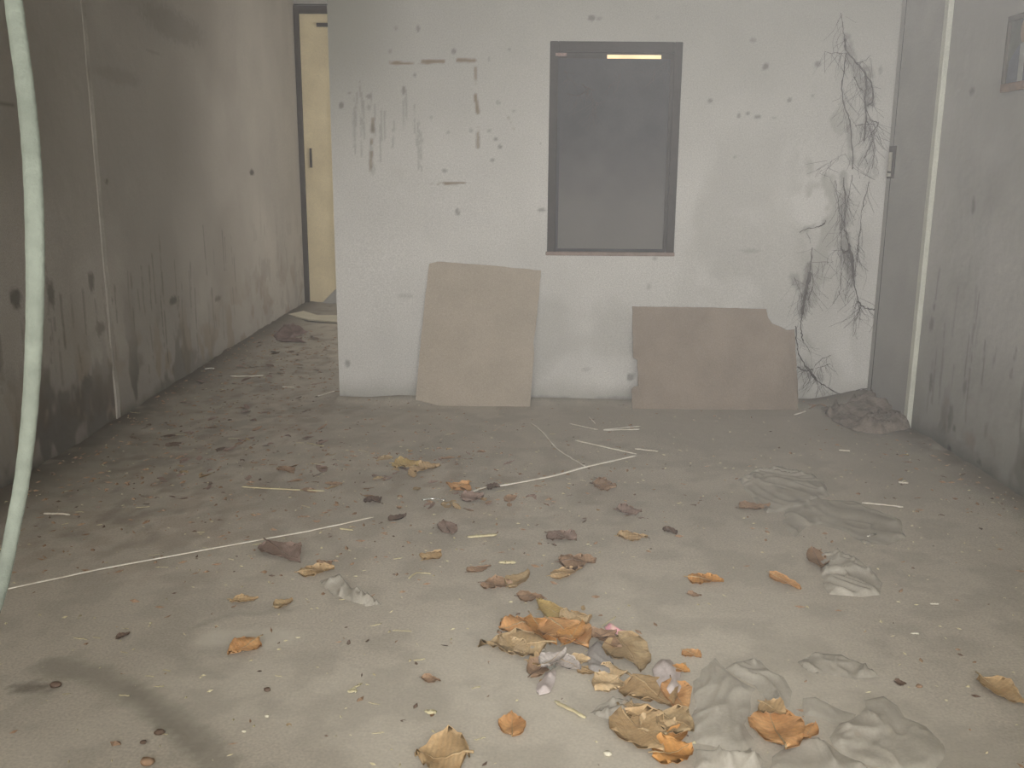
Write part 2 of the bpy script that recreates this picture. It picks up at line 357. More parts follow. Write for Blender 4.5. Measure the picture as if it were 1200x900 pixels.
def paint_right(A, u, v):
    R = lambda x, y: wx(x, y, RX)
    n, n2 = fbm(u*1.2, v*1.2, 201), fbm(u*5, v*3, 203)
    A['film'] += .5*sstep(.35, .65, n)
    low = sstep(.6, .05, v+.3*(n2-.5))
    A['film'] = np.maximum(A['film'], .7*low)
    A['soot'] += .55*sstep(.12, .0, v+.14*(n2-.5))
    A['soot'] = np.maximum(A['soot'], .4*sstep(.50, .62, fbm(u*8, v*4, 207))*low)
    A['rust'] += .35*sstep(.54, .66, fbm(u*5, v*4, 211))*low
    for (px, py, rx, ry, s) in [(1139,107,4,5,.6),(1140,240,3,12,.5),(1112,530,5,12,.9),(1147,542,4,4,.7),(1118,502,3,4,.6),(1090,450,3,14,.5),(1091,380,3,10,.4),(1113,490,4,22,.5),(1130,455,3,12,.4),(1155,505,3,12,.3),(1180,80,3,3,.2)]:
        c = R(px, py)
        spot(A['soot'], u, v, c[0], c[1], rx*c[0]/F*1.9, ry*c[0]/F, s, px)
    for k in range(26):
        y = RNG.uniform(3.4, 5.0); z = RNG.uniform(.05, .7)
        seg(A['soot'], u, v, (y, z), (y+RNG.uniform(-.02, .02), z+RNG.uniform(.08, .35)), .010, RNG.uniform(.2, .4), k+77, .35)
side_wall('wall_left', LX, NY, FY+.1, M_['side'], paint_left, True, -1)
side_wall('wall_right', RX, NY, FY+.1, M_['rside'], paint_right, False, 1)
o = boxo('ceiling', (LX-.1, RX+.1, NY, FY+.2, CZ, CZ+.12), M_['ceiling']); struct(o)

# pale plaster ridge running down the left wall
V, Fc = [], []
yy = wx(139, 498, LX)[0]
zs = np.linspace(-.04, CZ-.01, 90)
for i, z in enumerate(zs):
    w = .022+.010*float(fbm(z*5, 1, 5)); d = .003+.006*float(fbm(z*7, 3, 6))*(1.6 if z < .8 else .6)
    if .32 < z < .40: w *= .5; d *= .4
    j = .006*float(fbm(z*3, 9, 8)-.5)
    y = yy + j
    V += [(LX-.004, y-w, z), (LX+d, y-w*.8, z), (LX+d, y+w*.8, z), (LX-.004, y+w, z)]
for i in range(len(zs)-1):
    for k in range(3): a = i*4+k; Fc.append((a, a+1, a+5, a+4))
Fc += [(0, 1, 2, 3), (len(V)-4, len(V)-1, len(V)-2, len(V)-3)]
n = len(V); vz = np.array([q[2] for q in V])
struct(link_mesh('trim_1', V, Fc, mat('chipped ridge plaster', (164, 158, 149), c2=(134, 128, 118), scale=4, bump=.3)), 'chipped pale plaster ridge down the left wall')

# ---- far wall of the passage with its cream door
DX0 = LX+.005; 
V, Fc = [], []
box(V, Fc, LX-.05, RX+.05, FY+.06, FY+.2, -.06, CZ)
box(V, Fc, -.95, RX+.05, FY, FY+.06, -.06, CZ)
box(V, Fc, LX-.05, -.95, FY, FY+.06, 2.95, CZ)
struct(link_mesh('wall_far', V, Fc, M_['rside']))
d2 = empty('door_2', (-1.55, FY, 0)); struct(d2, 'cream door at the end of the passage in its dark frame')
def lb(name, dims, m, par, ox=-1.55, oy=FY, bevel=0):
    return boxo(name, (dims[0]-ox, dims[1]-ox, dims[2]-oy, dims[3]-oy, dims[4], dims[5]), m, par, bevel)
lb('door_frame', (LX+.003, LX+.05, FY-.03, FY+.06, 0, 2.93), M_['dark'], d2)
lb('door_frame', (LX+.05, -1.0, FY-.02, FY+.06, 2.86, 2.93), M_['dark'], d2)
lb('door_frame', (-1.0, -.95, FY-.02, FY+.06, 0, 2.93), M_['dark'], d2)
lb('transom_bar', (-1.92, -1.0, FY-.01, FY+.04, 2.74, 2.775), M_['dark'], d2)
# leaf, cut away at its lower right corner
x0, x1 = LX+.05+1.55, -1.0+1.55
pl = [(x0, .02), (-1.96+1.55, .02), (-1.78+1.55, .2), (x1-.1, .5), (x1, .62), (x1, 2.86), (x0, 2.86)]
V = [(x, .012, z) for x, z in pl]+[(x, .05, z) for x, z in pl]; n = len(pl)
Fc = [tuple(range(n)), tuple(range(2*n-1, n-1, -1))]+[(i, n+i, n+(i+1) % n, (i+1) % n) for i in range(n)]
lf = link_mesh('door_leaf', V, Fc, M_['cream'], d2); lf['label'] = 'cream door leaf with a cut-off lower corner'
lb('bolt', (-2.035, -2.015, FY-.006, FY+.014, 1.39, 1.58), M_['rustmetal'], d2)

# ---- door in the right wall next to the corner
yj = wx(1068, 503, RX)[0]; yj0 = 5.0
d1 = empty('door_1', (RX, (BY+yj0)/2, 0)); struct(d1, 'flush grey door beside the back corner in the right wall')
oy = (BY+yj0)/2
def rb(name, x0, x1, y0, y1, z0, z1, m, par=d1, bevel=0): return boxo(name, (x0, x1, y0-oy, y1-oy, z0, z1), m, par, bevel)
lf = rb('door_leaf', -.022, -.004, yj0+.03, BY-.012, .02, 2.62, M_['door'])
rb('stile_groove', -.0235, -.0215, BY-.075, BY-.068, .05, 2.6, M_['winframe'], lf)
rb('door_frame', -.026, .002, yj0-.018, yj0+.03, -.02, 2.70, M_['trim'], bevel=.004)
hy, hz = wx(1049.5, 190, RX-.03)
hb = rb('door_bolt', -.028, -.022, BY-.12, BY-.03, hz-.09, hz+.09, M_['rustmetal'])
V, Fc = [], []
tube_mesh(V, Fc, [(-.036, BY-.078-oy, hz-.05), (-.036, BY-.078-oy, hz+.055)], .012, 10)
link_mesh('bolt_rod', V, Fc, M_['metal'], hb)
rb('bolt_foot', -.046, -.028, BY-.088, BY-.068, hz-.08, hz-.06, M_['metal'], hb)

# ---- window in the partition: dark frame, closed panel
wn = empty('window_1', ((WX0+WX1)/2, BY, WZ0)); struct(wn, 'dark framed window in the partition closed by a dusty grey panel')
ox = (WX0+WX1)/2
def wbx(name, x0, x1, y0, y1, z0, z1, m, par=wn, bevel=0): return boxo(name, (x0-ox, x1-ox, y0, y1, z0-WZ0, z1-WZ0), m, par, bevel)
fw = .046
wbx('window_frame', WX0, WX0+fw, -.012, .06, WZ0, WZ1, M_['winframe'], bevel=.004)
wbx('window_frame', WX1-fw, WX1, -.012, .06, WZ0, WZ1, M_['winframe'], bevel=.004)
wbx('window_frame', WX0+fw, WX1-fw, -.012, .06, WZ1-.058, WZ1, M_['winframe'], bevel=.004)
wbx('window_sill', WX0-.008, WX1+.004, -.018, .05, WZ0-.008, WZ0+.014, mat('brownish sill', (142, 124, 114), var=.1, scale=20), bevel=.003)
# sash panel as a fine grid, paler towards its foot
xs = np.linspace(WX0+fw, WX1-fw, 60)-ox; zs = np.linspace(.014, WZ1-.088-WZ0, 110)
X, Z = np.meshgrid(xs, zs, indexing='ij'); x, z = X.ravel(), Z.ravel()
fm = .8*sstep(.85, .0, z+.3*(fbm(x*4, z*4, 5)-.5)); 
n0 = len(x); V = [(a, .024+.001*float(k), b) for a, b, k in zip(x, z, fbm(x*6, z*6, 2))]
Fc = grid_faces(60, 110); box(V, Fc, xs[0], xs[-1], .026, .045, zs[0], zs[-1])
link_mesh('window_panel', V, Fc, M_['winpanel'], wn, attrs={'film': np.concatenate([fm, np.zeros(8)])})
wbx('sash_stile', WX0+fw, WX0+fw+.016, .008, .03, WZ0+.014, WZ1-.088, M_['winpanel'])
wbx('sash_stile', WX1-fw-.016, WX1-fw, .008, .03, WZ0+.014, WZ1-.088, M_['winframe'])
wbx('sash_rail', WX0+fw, WX1-fw, .014, .03, WZ0+.014, WZ0+.030, M_['winpanel'])
a, b = W(712, 64), W(776, 64)
wbx('daylight_glow', a[0], b[0], .03, .036, WZ1-.086, WZ1-.066, M_['slit'])['label'] = 'glowing strip standing for daylight above the panel'  # added emissive strip, daylight put into its colour
wbx('sash_head', a[0], b[0], .02, .045, WZ1-.066, WZ1-.058, M_['winframe'])
wbx('sash_head', WX0+fw, a[0], .02, .045, WZ1-.088, WZ1-.058, M_['winframe'])
wbx('sash_head', b[0], WX1-fw, .02, .045, WZ1-.088, WZ1-.058, M_['winframe'])
wbx('highlight_strip', W(651, 64)[0], W(664, 64)[0], -.016, .01, WZ1-.08, WZ1-.064, mat('pinkish painted highlight', (150, 124, 116), var=.2, scale=60))  # small pinkish highlight put into the colour of an added strip

# ---- dusty air
hz_ = bpy.data.materials.new('dusty air'); hz_.use_nodes = True; nt = hz_.node_tree; nt.nodes.remove(nt.nodes['Principled BSDF'])
vsn = nt.nodes.new('ShaderNodeVolumeScatter'); vsn.inputs['Density'].default_value = .0105; vsn.inputs['Anisotropy'].default_value = 0; vsn.inputs['Color'].default_value = (.98, .97, .95, 1)
nt.links.new(vsn.outputs[0], nt.nodes['Material Output'].inputs['Volume'])
hz = boxo('dust_haze', (LX-.3, RX+.3, NY-.1, FY+.4, -.2, CZ+.3), hz_); tag(hz, 'thin dusty haze hanging in the air of the whole room', 'haze', kind='stuff')

# ================================================================ BOARDS
def lean_board(name, outline_px, foot_px, material, thick, foot_out, label, top_gap=.004):
    """outline (photo pixels) is laid on the plane that leans from the floor line to the wall"""
    zt = W(*outline_px[0])[1]
    # plane: y = BY - foot_out*(1 - z/zt)
    pts = []
    for (px, py) in outline_px:
        d = ray(px, py); k = foot_out/zt
        # H + d.z t = z ; d.y t = BY-top_gap-thick - foot_out + k z
        t = (BY-top_gap-thick-foot_out+k*H)/(d.y-k*d.z)
        pts.append((d.x*t, d.y*t, max(H+d.z*t, -.01)))
    cx = sum(p[0] for p in pts)/len(pts)
    base = (cx, BY-foot_out, 0)
    out = []
    for i in range(len(pts)):                             # roughen the edge
        a, b = Vector(pts[i]), Vector(pts[(i+1) % len(pts)]); n = max(1, int((b-a).length/.035))
        for j in range(n):
            q = a.lerp(b, j/n)
            if j: q += Vector((RNG.uniform(-.002, .002), 0, RNG.uniform(-.0015, .0015)))
            out.append(q)
    nrm = Vector((0, 1, -foot_out/zt)).normalized()
    V = [tuple(q-Vector(base)) for q in out]+[tuple(q+nrm*thick-Vector(base)) for q in out]; n = len(out)
    Fc = [tuple(range(n)), tuple(range(2*n-1, n-1, -1))]+[(i, n+i, n+(i+1) % n, (i+1) % n) for i in range(n)]
    o = link_mesh(name, V, Fc, material); o.location = base
    return tag(o, label, 'board')
b1 = lean_board('hardboard_sheet', [(503, 309), (513, 306.5), (575, 311), (634, 317), (631, 352), (629, 372), (625, 402), (626, 413), (624, 440), (621, 477), (590, 480), (560, 482), (535, 482), (520, 479), (505, 473), (487, 469), (493, 400), (498, 350)],
           None, M_['board'], .007, .13, 'tall tan hardboard sheet leaning on the wall left of and below the window')
b2 = lean_board('hardboard_sheet', [(741, 359), (820, 360), (898, 362), (900, 372), (905, 379), (915, 383), (922, 387), (931, 386), (933, 420), (935, 455), (935, 491), (860, 490), (800, 489), (741, 487), (740, 456), (743, 453), (748, 452), (747, 422), (742, 419)],
           None, M_['board2'], .007, .16, 'wide brown hardboard sheet with a broken upper corner leaning under the right wall part')

# ================================================================ WEBS
def web(name, label, strands, off=.010, fuzz=0, seed=0, spread=6, rad=.0016):
    rg = random.Random(seed); V, Fc = [], []
    def P(px, py, o): x, z = W(px, py); return (x, BY-o, z)
    c = P(*strands[0][0][0], 0)
    for (pts, r) in strands:
        L = smooth_line([P(x, y, off+rg.uniform(-.003, .004)) for x, y in pts], 5)
        L = [p+Vector((rg.gauss(0, .0022), 0, rg.gauss(0, .0022))) for p in L]
        tube_mesh(V, Fc, L, [r*rg.uniform(.6, 1.3) for _ in L], 4)
        for k in range(int(fuzz*len(pts))):
            i = rg.randrange(len(pts)-1) if len(pts) > 1 else 0; t = rg.random()
            x = pts[i][0]*(1-t)+pts[i+1][0]*t+rg.gauss(0, spread*.4); y = pts[i][1]*(1-t)+pts[i+1][1]*t
            a = rg.gauss(pi/2, .55); l = rg.uniform(8, 34)
            q = [(x, y), (x+cos(a)*l*.5+rg.gauss(0, 2), y+sin(a)*l*.5), (x+cos(a)*l+rg.gauss(0, 3), y+sin(a)*l)]
            L = smooth_line([P(*s, off+rg.uniform(-.005, .006)) for s in q], 4)
            tube_mesh(V, Fc, L, rad*rg.uniform(.25, .6), 3)
    V = [(a-c[0], b-c[1], d-c[2]) for a, b, d in V]
    o = link_mesh(name, V, Fc, M_['web']); o.location = c
    return tag(o, label, 'cobweb')
web('cobweb', 'branching sooty cobweb strands high on the wall right of the window',
    [([(989, 46), (992, 60), (1002, 72), (1012, 85), (1015, 98), (1013, 112), (1014, 140), (1012, 165)], .0045), ([(990, 62), (989, 80), (986, 105), (989, 125), (995, 142), (997, 165), (999, 198)], .003),
     ([(985, 15), (987, 30), (989, 46)], .0018), ([(990, 62), (975, 63), (966, 61)], .0012), ([(1000, 72), (1010, 73), (1020, 65)], .0015), ([(1015, 90), (1021, 100), (1022, 118), (1016, 124)], .004),
     ([(1014, 125), (1019, 140), (1028, 145), (1018, 160)], .002), ([(1001, 148), (1012, 145), (1024, 146)], .0018), ([(1000, 90), (1004, 100), (1010, 108)], .0022), ([(1029, 143), (1020, 170), (1012, 185)], .0015),
     ([(1014, 140), (1021, 158), (1024, 180), (1021, 198)], .0013), ([(955, 200), (975, 188), (990, 180)], .0006)], fuzz=4, seed=3)
web('cobweb', 'hanging sooty cobweb tangle trailing to the corner at mid height',
    [([(988, 208), (990, 240), (988, 262), (992, 280), (996, 300), (999, 325), (1003, 345), (1008, 357), (1018, 362), (1026, 361)], .0030), ([(978, 212), (983, 245), (988, 262)], .0015), ([(998, 205), (992, 240), (989, 262)], .0015),
     ([(986, 240), (985, 275), (984, 300), (985, 330), (982, 346)], .0015), ([(1018, 212), (1012, 235), (1009, 250), (1006, 275), (1004, 295)], .0018), ([(984, 288), (988, 296), (994, 292)], .004), ([(994, 285), (998, 305), (999, 325)], .007),
     ([(1005, 290), (1004, 305), (999, 330)], .0015), ([(1003, 345), (1006, 362), (1001, 375)], .0012), ([(1008, 357), (1004, 352)], .003)], fuzz=5, seed=5)
web('cobweb', 'drooping cobweb fork left of the hanging tangle', [([(936, 273), (945, 268), (956, 266), (966, 262)], .0018), ([(956, 266), (962, 264), (968, 259)], .002), ([(945, 272), (950, 285)], .001)], fuzz=0, seed=6)
web('cobweb', 'dark tassel of cobweb hanging above the broken corner of the brown sheet',
    [([(951, 290), (950, 310), (946, 325), (943, 342), (941, 360), (938, 376), (939, 390), (941, 400)], .0030), ([(949, 318), (946, 333), (942, 350), (939, 368)], .0085), ([(951, 315), (952, 335), (946, 352)], .002), ([(930, 325), (938, 345), (939, 365)], .0014),
     ([(950, 307), (975, 307)], .0008)], fuzz=4, seed=7)
web('cobweb', 'long sagging cobweb strand low on the wall right of the brown sheet',
    [([(932, 382), (933, 400), (936, 415), (943, 428), (955, 444), (968, 453), (980, 460), (994, 461), (1003, 457), (1016, 455)], .0028), ([(935, 430), (943, 434), (952, 432)], .004), ([(955, 444), (949, 437)], .004), ([(954, 428), (963, 420), (974, 416)], .0013),
     ([(955, 432), (966, 428), (972, 426)], .0015), ([(943, 428), (950, 435), (957, 446)], .004)], fuzz=3, seed=8)
web('cobweb', 'thin dusty cobweb across the upper part of the window panel',
    [([(662, 82), (668, 93), (678, 100)], .0014), ([(665, 109), (678, 112), (690, 104), (696, 106)], .0022), ([(683, 100), (690, 104), (688, 112)], .004), ([(712, 102), (722, 96), (728, 84)], .001), ([(700, 120), (694, 132), (690, 140)], .0012),
     ([(690, 113), (700, 120), (710, 118)], .001), ([(765, 95), (770, 80), (783, 72)], .0012)], off=-.013, fuzz=3, seed=9)

# ================================================================ LITTER
def leaf_mesh(L, Wd, rg, curl, fold, kind='ovate', nu=12, nv=7):
    """closed leaf sheet, base at origin, tip along +X, z up"""
    V = []; top = []; ph = rg.uniform(0, 6); tw = rg.uniform(-1, 1)*fold
    for i in range(nu+1):
        t = i/nu
        w = (math.sin(pi*min(1, t**.8))**.75*(1-.25*t)) if kind == 'ovate' else math.sin(pi*t)**.6
        w = max(w, .03)*Wd/2
        w *= 1+.05*sin(t*13+ph)+rg.uniform(-.02, .02)
        for j in range(nv+1):
            s = j/nv*2-1
            x = L*t + .05*L*s*sin(t*3+ph); y = w*s
            z = curl*L*(.55*s*s*(w/(Wd/2)) + .5*(2*t-1)**2*.6) + .045*Wd*sin(t*26-abs(s)*6+ph)*(.3+abs(s))*.5 + tw*s*Wd*.30*(t-.3)
            z += .05*Wd*sin(6*t+3*s+ph)
            top.append((x, y, z))
    mz = min(p[2] for p in top)
    n = len(top); th = .0012
    V = [(x, y, z-mz+.001+th) for x, y, z in top]+[(x, y, z-mz+.001) for x, y, z in top]
    Fc = grid_faces(nu+1, nv+1)+[tuple(n+a for a in q[::-1]) for q in grid_faces(nu+1, nv+1)]
    idx = [i*(nv+1) for i in range(nu+1)]+[nu*(nv+1)+j for j in range(1, nv+1)]+[i*(nv+1)+nv for i in range(nu-1, -1, -1)]+[j for j in range(nv-1, 0, -1)]
    for a, b in zip(idx, idx[1:]+idx[:1]): Fc.append((a, b, n+b, n+a))
    mid = [(V[i*(nv+1)+nv//2][0], (V[i*(nv+1)+nv//2][1]+V[i*(nv+1)+nv//2+1][1])/2, (V[i*(nv+1)+nv//2][2]+V[i*(nv+1)+nv//2+1][2])/2+.0006) for i in range(nu+1)]
    return V, Fc, mid
NL = [0]
def leaf(base, tip, width_px, color, label, curl=.18, fold=.35, lift=0, group=None, parts=True, kind='ovate', name='dry_leaf', tilt=(0, 0)):
    """base and tip are where the leaf lies on the floor; width in millimetres at true size"""
    NL[0] += 1; rg = random.Random(NL[0]*7+1)
    a, b = Vector(fl(*base)), Vector(fl(*tip)); L = (b-a).length
    Wd = width_px/1000*1.4; curl *= .36; fold *= .7; lift *= .7
    V, Fc, mid = leaf_mesh(L, Wd, rg, curl, fold, kind)
    o = link_mesh(name, V, Fc, LM[color], smooth=True)
    o.location = (a.x, a.y, fh((a.x+b.x)/2, (a.y+b.y)/2)+lift+.001); o.rotation_euler = (tilt[0], tilt[1], math.atan2(b.y-a.y, b.x-a.x))
    if parts:
        V, Fc = [], []
        stem = [(-.12*L, .01*L, mid[0][2]), (-.05*L, 0, mid[0][2])]+mid[:-1]
        tube_mesh(V, Fc, stem, [Wd*.018]*2+[Wd*.018*(1-i/len(mid)*.8) for i in range(len(mid)-1)], 5)
        link_mesh('midrib', V, Fc, LM['olive' if color not in ('dark', 'brown', 'purple') else 'dark'], o, smooth=True)
    tag(o, label, 'leaf', group)
    return o
# --- the central heap
leaf((642, 762), (563, 760), 120, 'olive', 'broad flat tan leaf at the far left of the central leaf heap', curl=.04)
leaf((625, 735), (585, 740), 105, 'orange', 'rounded orange tan leaf at the upper left of the heap', curl=.1)
leaf((672, 738), (630, 705), 60, 'yellow', 'narrow yellowish leaf pointing up behind the heap', curl=.1)
leaf((655, 730), (690, 728), 90, 'pale', 'pale flat leaf lying behind the bright orange curled one', curl=.05)
leaf((622, 732), (652, 762), 70, 'bright', 'bright orange curled leaf beside the rounded one', curl=.4, lift=.02)
leaf((642, 738), (690, 768), 120, 'orange', 'largest orange leaf in the middle of the heap', curl=.3, lift=.025)
leaf((660, 768), (682, 740), 60, 'bright', 'small orange leaf folded upright on the middle of the heap', curl=.4, lift=.03)
leaf((655, 778), (692, 776), 60, 'pale', 'pale orange leaf poking out under the largest orange one', curl=.12)
leaf((688, 755), (722, 748), 50, 'brown', 'brown twisted leaf forming an arch over the grey wrapper', curl=.5, lift=.02)
leaf((700, 752), (728, 765), 42, 'brown', 'dark reddish curled leaf below the pink wrapper', curl=.5, lift=.015)
leaf((724, 752), (750, 792), 110, 'olive', 'olive brown leaf right of the grey wrapper', curl=.15, lift=.006)
leaf((622, 798), (646, 772), 55, 'brown', 'reddish brown rolled leaf at the lower left of the heap', curl=.55)
leaf((618, 778), (650, 776), 60, 'tan', 'tan leaf lying under the rolled reddish one', curl=.1)
leaf((634, 790), (662, 770), 50, 'grey', 'pale grey folded leaf at the foot of the heap', curl=.35, lift=.022)
leaf((655, 776), (680, 790), 50, 'grey', 'small grey leaf with a dark edge beside the pale folded one', curl=.3, lift=.01)
leaf((676, 785), (706, 792), 40, 'tan', 'reddish edged tan leaf under the grey wrapper', curl=.15)
leaf((724, 800), (696, 812), 75, 'pale', 'round striped pale leaf lying alone below the heap', curl=.12, lift=.006)
# --- the second heap
leaf((740, 800), (790, 832), 130, 'tan', 'big ribbed tan leaf at the top of the lower heap', curl=.12, lift=.004)
leaf((786, 805), (802, 842), 65, 'orange', 'salmon orange upright leaf beside the big ribbed one', curl=.35, lift=.012)
leaf((728, 838), (778, 888), 120, 'tan', 'long brown leaf slanting down the left side of the lower heap', curl=.12)
leaf((740, 828), (752, 850), 60, 'olive', 'small olive leaf at the left edge of the lower heap', curl=.2, lift=.004)
leaf((775, 842), (812, 864), 90, 'olive', 'olive brown leaf with a reddish edge in the lower heap', curl=.25, lift=.01)
leaf((778, 878), (808, 856), 40, 'bright', 'rust orange leaf edge standing up in the lower heap', curl=.5, lift=.006)
leaf((765, 893), (810, 882), 90, 'bright', 'bright orange leaf cut by the lower edge of the photo', curl=.35, lift=.01)
leaf((800, 765), (822, 772), 45, 'orange', 'small orange leaf at the top right of the lower heap', curl=.3)
leaf((783, 789), (808, 794), 40, 'bright', 'yellow orange leaf strip over the stained paper', curl=.3, lift=.02)
leaf((750, 822), (772, 808), 50, 'tan', 'tan leaf tucked behind the big ribbed one', curl=.2)
leaf((700, 788), (735, 792), 60, 'pale', 'pale leaf under the lower edge of the olive brown leaf', curl=.1)
leaf((752, 862), (790, 850), 80, 'pale', 'washed out leaf in the middle of the lower heap', curl=.12, lift=.003)
leaf((760, 845), (730, 826), 60, 'tan', 'tan leaf under the big ribbed one at the left', curl=.12, lift=.001)
leaf((612, 772), (585, 752), 70, 'pale', 'pale leaf over the broad flat tan one', curl=.1, lift=.008)
leaf((690, 735), (668, 722), 60, 'tan', 'tan leaf over the pale flat one behind the heap', curl=.15, lift=.008)
# --- right of the plastic
leaf((918, 884), (896, 832), 105, 'orange', 'tall curled orange leaf between the two plastic sheets', curl=.35, lift=.01)
leaf((890, 838), (920, 848), 70, 'tan', 'tan leaf folded over the tall curled orange one', curl=.4, lift=.035)
leaf((912, 872), (950, 868), 45, 'orange', 'curved orange leaf arm right of the tall curled one', curl=.4)
leaf((940, 870), (955, 850), 40, 'orange', 'orange leaf tip bending up beside the curved leaf arm', curl=.45)
# --- single leaves
leaf((600, 866), (600, 838), 55, 'orange', 'single small orange leaf standing below the heap', curl=.4)
leaf((548, 893), (488, 890), 150, 'tan', 'large tan leaf cut by the lower edge left of centre', curl=.3)
leaf((304, 752), (268, 770), 75, 'orange', 'striped orange leaf alone on the left of the floor', curl=.25)
leaf((806, 680), (848, 684), 75, 'bright', 'bright orange leaf alone on the right half of the floor', curl=.25)
leaf((902, 674), (938, 693), 50, 'orange', 'slanting yellow orange leaf left of the crumpled grey bag', curl=.3)
leaf((962, 668), (952, 645), 60, 'brown', 'brown orange leaf standing against the crumpled grey bag', curl=.4)
leaf((655, 662), (698, 662), 110, 'brown', 'tan brown leaf with a lighter leaf under its left edge', curl=.2, lift=.005)
leaf((645, 678), (682, 668), 60, 'tan', 'light tan leaf under the tan brown one', curl=.15)
leaf((642, 628), (676, 634), 95, 'purple', 'purplish brown leaf between the reed and the tan brown leaf', curl=.25)
leaf((724, 630), (758, 632), 70, 'tan', 'tan brown leaf behind right of the purplish one', curl=.25)
leaf((779, 620), (793, 628), 40, 'dark', 'small dark leaf right of the tan brown one', curl=.4)
leaf((564, 688), (600, 686), 75, 'brown', 'brown leaf at the left of the leaf trail', curl=.25)
leaf((596, 692), (618, 672), 60, 'olive', 'olive leaf joined to the brown one in the leaf trail', curl=.25, lift=.004)
leaf((606, 700), (636, 704), 60, 'brown', 'reddish brown leaf between trail and central heap', curl=.35)
leaf((548, 672), (575, 665), 40, 'brown', 'small brown leaf at the upper end of the leaf trail', curl=.3)
leaf((496, 658), (517, 648), 60, 'tan', 'pale orange leaf left of the leaf trail', curl=.2)
leaf((313, 640), (352, 660), 110, 'purple', 'grey brown leaf with a dark tip below the long reed', curl=.3)
leaf((350, 674), (392, 668), 75, 'tan', 'orange tan leaf beside the small crumpled bag', curl=.25)
leaf((372, 664), (390, 660), 45, 'brown', 'brown leaf scrap behind the orange tan one near the small bag', curl=.4)
leaf((270, 706), (302, 703), 45, 'tan', 'faint tan leaf above the striped orange one', curl=.2)
leaf((322, 714), (342, 704), 45, 'olive', 'small yellow olive leaf right of the faint tan one', curl=.3)
leaf((494, 797), (516, 800), 32, 'brown', 'tiny reddish brown leaf alone in the lower middle', curl=.5)
leaf((1148, 797), (1202, 828), 75, 'tan', 'large curled tan leaf cut by the right edge', curl=.35)
leaf((1048, 800), (1062, 803), 25, 'dark', 'dark leaf crumb left of the large curled tan leaf', curl=.4)
leaf((136, 750), (152, 743), 25, 'dark', 'dark narrow leaf on the far left of the floor', curl=.4)
leaf((430, 586), (446, 590), 70, 'dark', 'small dark leaf by the far end of the long reed', curl=.5)
leaf((460, 548), (492, 545), 120, 'yellow', 'yellow leaf among brown ones behind the reeds', curl=.25)
leaf((480, 552), (515, 548), 110, 'tan', 'tan leaf right of the yellow one behind the reeds', curl=.25)
leaf((530, 576), (550, 570), 110, 'orange', 'orange leaf at the near end of the middle reed', curl=.3)
leaf((542, 588), (566, 582), 90, 'purple', 'dark purplish leaf right below the orange one at the reed end', curl=.4)
leaf((570, 572), (586, 572), 70, 'dark', 'dark leaf lying over the end of the middle reed', curl=.4)
leaf((694, 570), (722, 574), 110, 'brown', 'brown leaf with a grey edge below the middle reed', curl=.3)
leaf((722, 600), (752, 602), 90, 'purple', 'dull purplish leaf in front of the brown sheet', curl=.3)
leaf((866, 598), (902, 594), 70, 'brown', 'reddish brown leaf in front of the upper left plastic sheet', curl=.3)
leaf((456, 613), (476, 604), 40, 'dark', 'dark twig-like leaf below the foil glint', curl=.4)
leaf((528, 628), (520, 612), 60, 'purple', 'dim purplish leaf above the straw sliver', curl=.3)
leaf((328, 550), (345, 556), 60, 'brown', 'brown leaf standing left of the yellow one far back', curl=.5)
leaf((805, 308+390), (822, 700), 30, 'brown', 'small brown crumb right of the tan brown leaf', curl=.4)

# --- small crumpled scraps, one mesh kind shared and copied
protos = []
for k, (c, nm) in enumerate([('brown', 'leaf_scrap'), ('purple', 'leaf_scrap'), ('dark', 'leaf_scrap'), ('olive', 'leaf_scrap'), ('tan', 'leaf_scrap')]):
    for q in range(3):
        V, Fc, mid = leaf_mesh(1, .8, random.Random(k*10+q), .3, .5, nu=7, nv=4)
        me = bpy.data.meshes.new(nm); me.from_pydata(V, [], Fc); me.materials.append(LM[c]); me.polygons.foreach_set('use_smooth', [True]*len(me.polygons)); protos.append((c, me))
cn = {LM['brown'].name: 'brown', LM['purple'].name: 'purplish', LM['dark'].name: 'blackish', LM['olive'].name: 'olive', LM['tan'].name: 'tan'}
def scraps(n, region, label, group, size, colors, thin=1):
    """region: floor quad given by photo corners, filled at random"""
    q = [Vector(fl(*p)) for p in region]; cands = [m for c, m in protos if c in colors]
    for i in range(n):
        s, t = RNG.random(), RNG.random()
        p = q[0].lerp(q[1], s).lerp(q[3].lerp(q[2], s), t)
        o = bpy.data.objects.new('leaf_scrap', RNG.choice(cands)); COL.objects.link(o)
        sc = RNG.uniform(*size); p.x = max(LX+.03+sc*.6, min(RX-.03-sc*.6, p.x))
        if p.x > PX0-.05: p.y = min(p.y, BY-.02-sc)
        o.location = (p.x, p.y, fh(p.x, p.y)); o.rotation_euler = (RNG.uniform(-.25, .25), RNG.uniform(-.25, .25), RNG.uniform(0, 6.28)); o.scale = (sc, sc*RNG.uniform(.5, .9)*thin, sc*.4)
        tag(o, ('wider ' if sc > (size[0]+size[1])/2 else 'smaller ')+cn[o.data.materials[0].name]+' '+label, 'leaf', group)
scraps(80, [(60, 560), (330, 385), (385, 392), (260, 560)], 'rotten leaf scrap in the litter band along the left wall', 'leaf scraps along the left wall', (.035, .09), ('brown', 'purple', 'dark'))
scraps(26, [(330, 520), (335, 400), (392, 400), (392, 480)], 'leaf scrap on the floor of the passage mouth', 'leaf scraps in the passage mouth', (.04, .08), ('brown', 'purple', 'dark'))
scraps(64, [(90, 600), (250, 520), (400, 500), (400, 585)], 'leaf scrap on the left floor behind the long reed', 'leaf scraps behind the long reed', (.035, .09), ('brown', 'purple', 'olive', 'dark'))
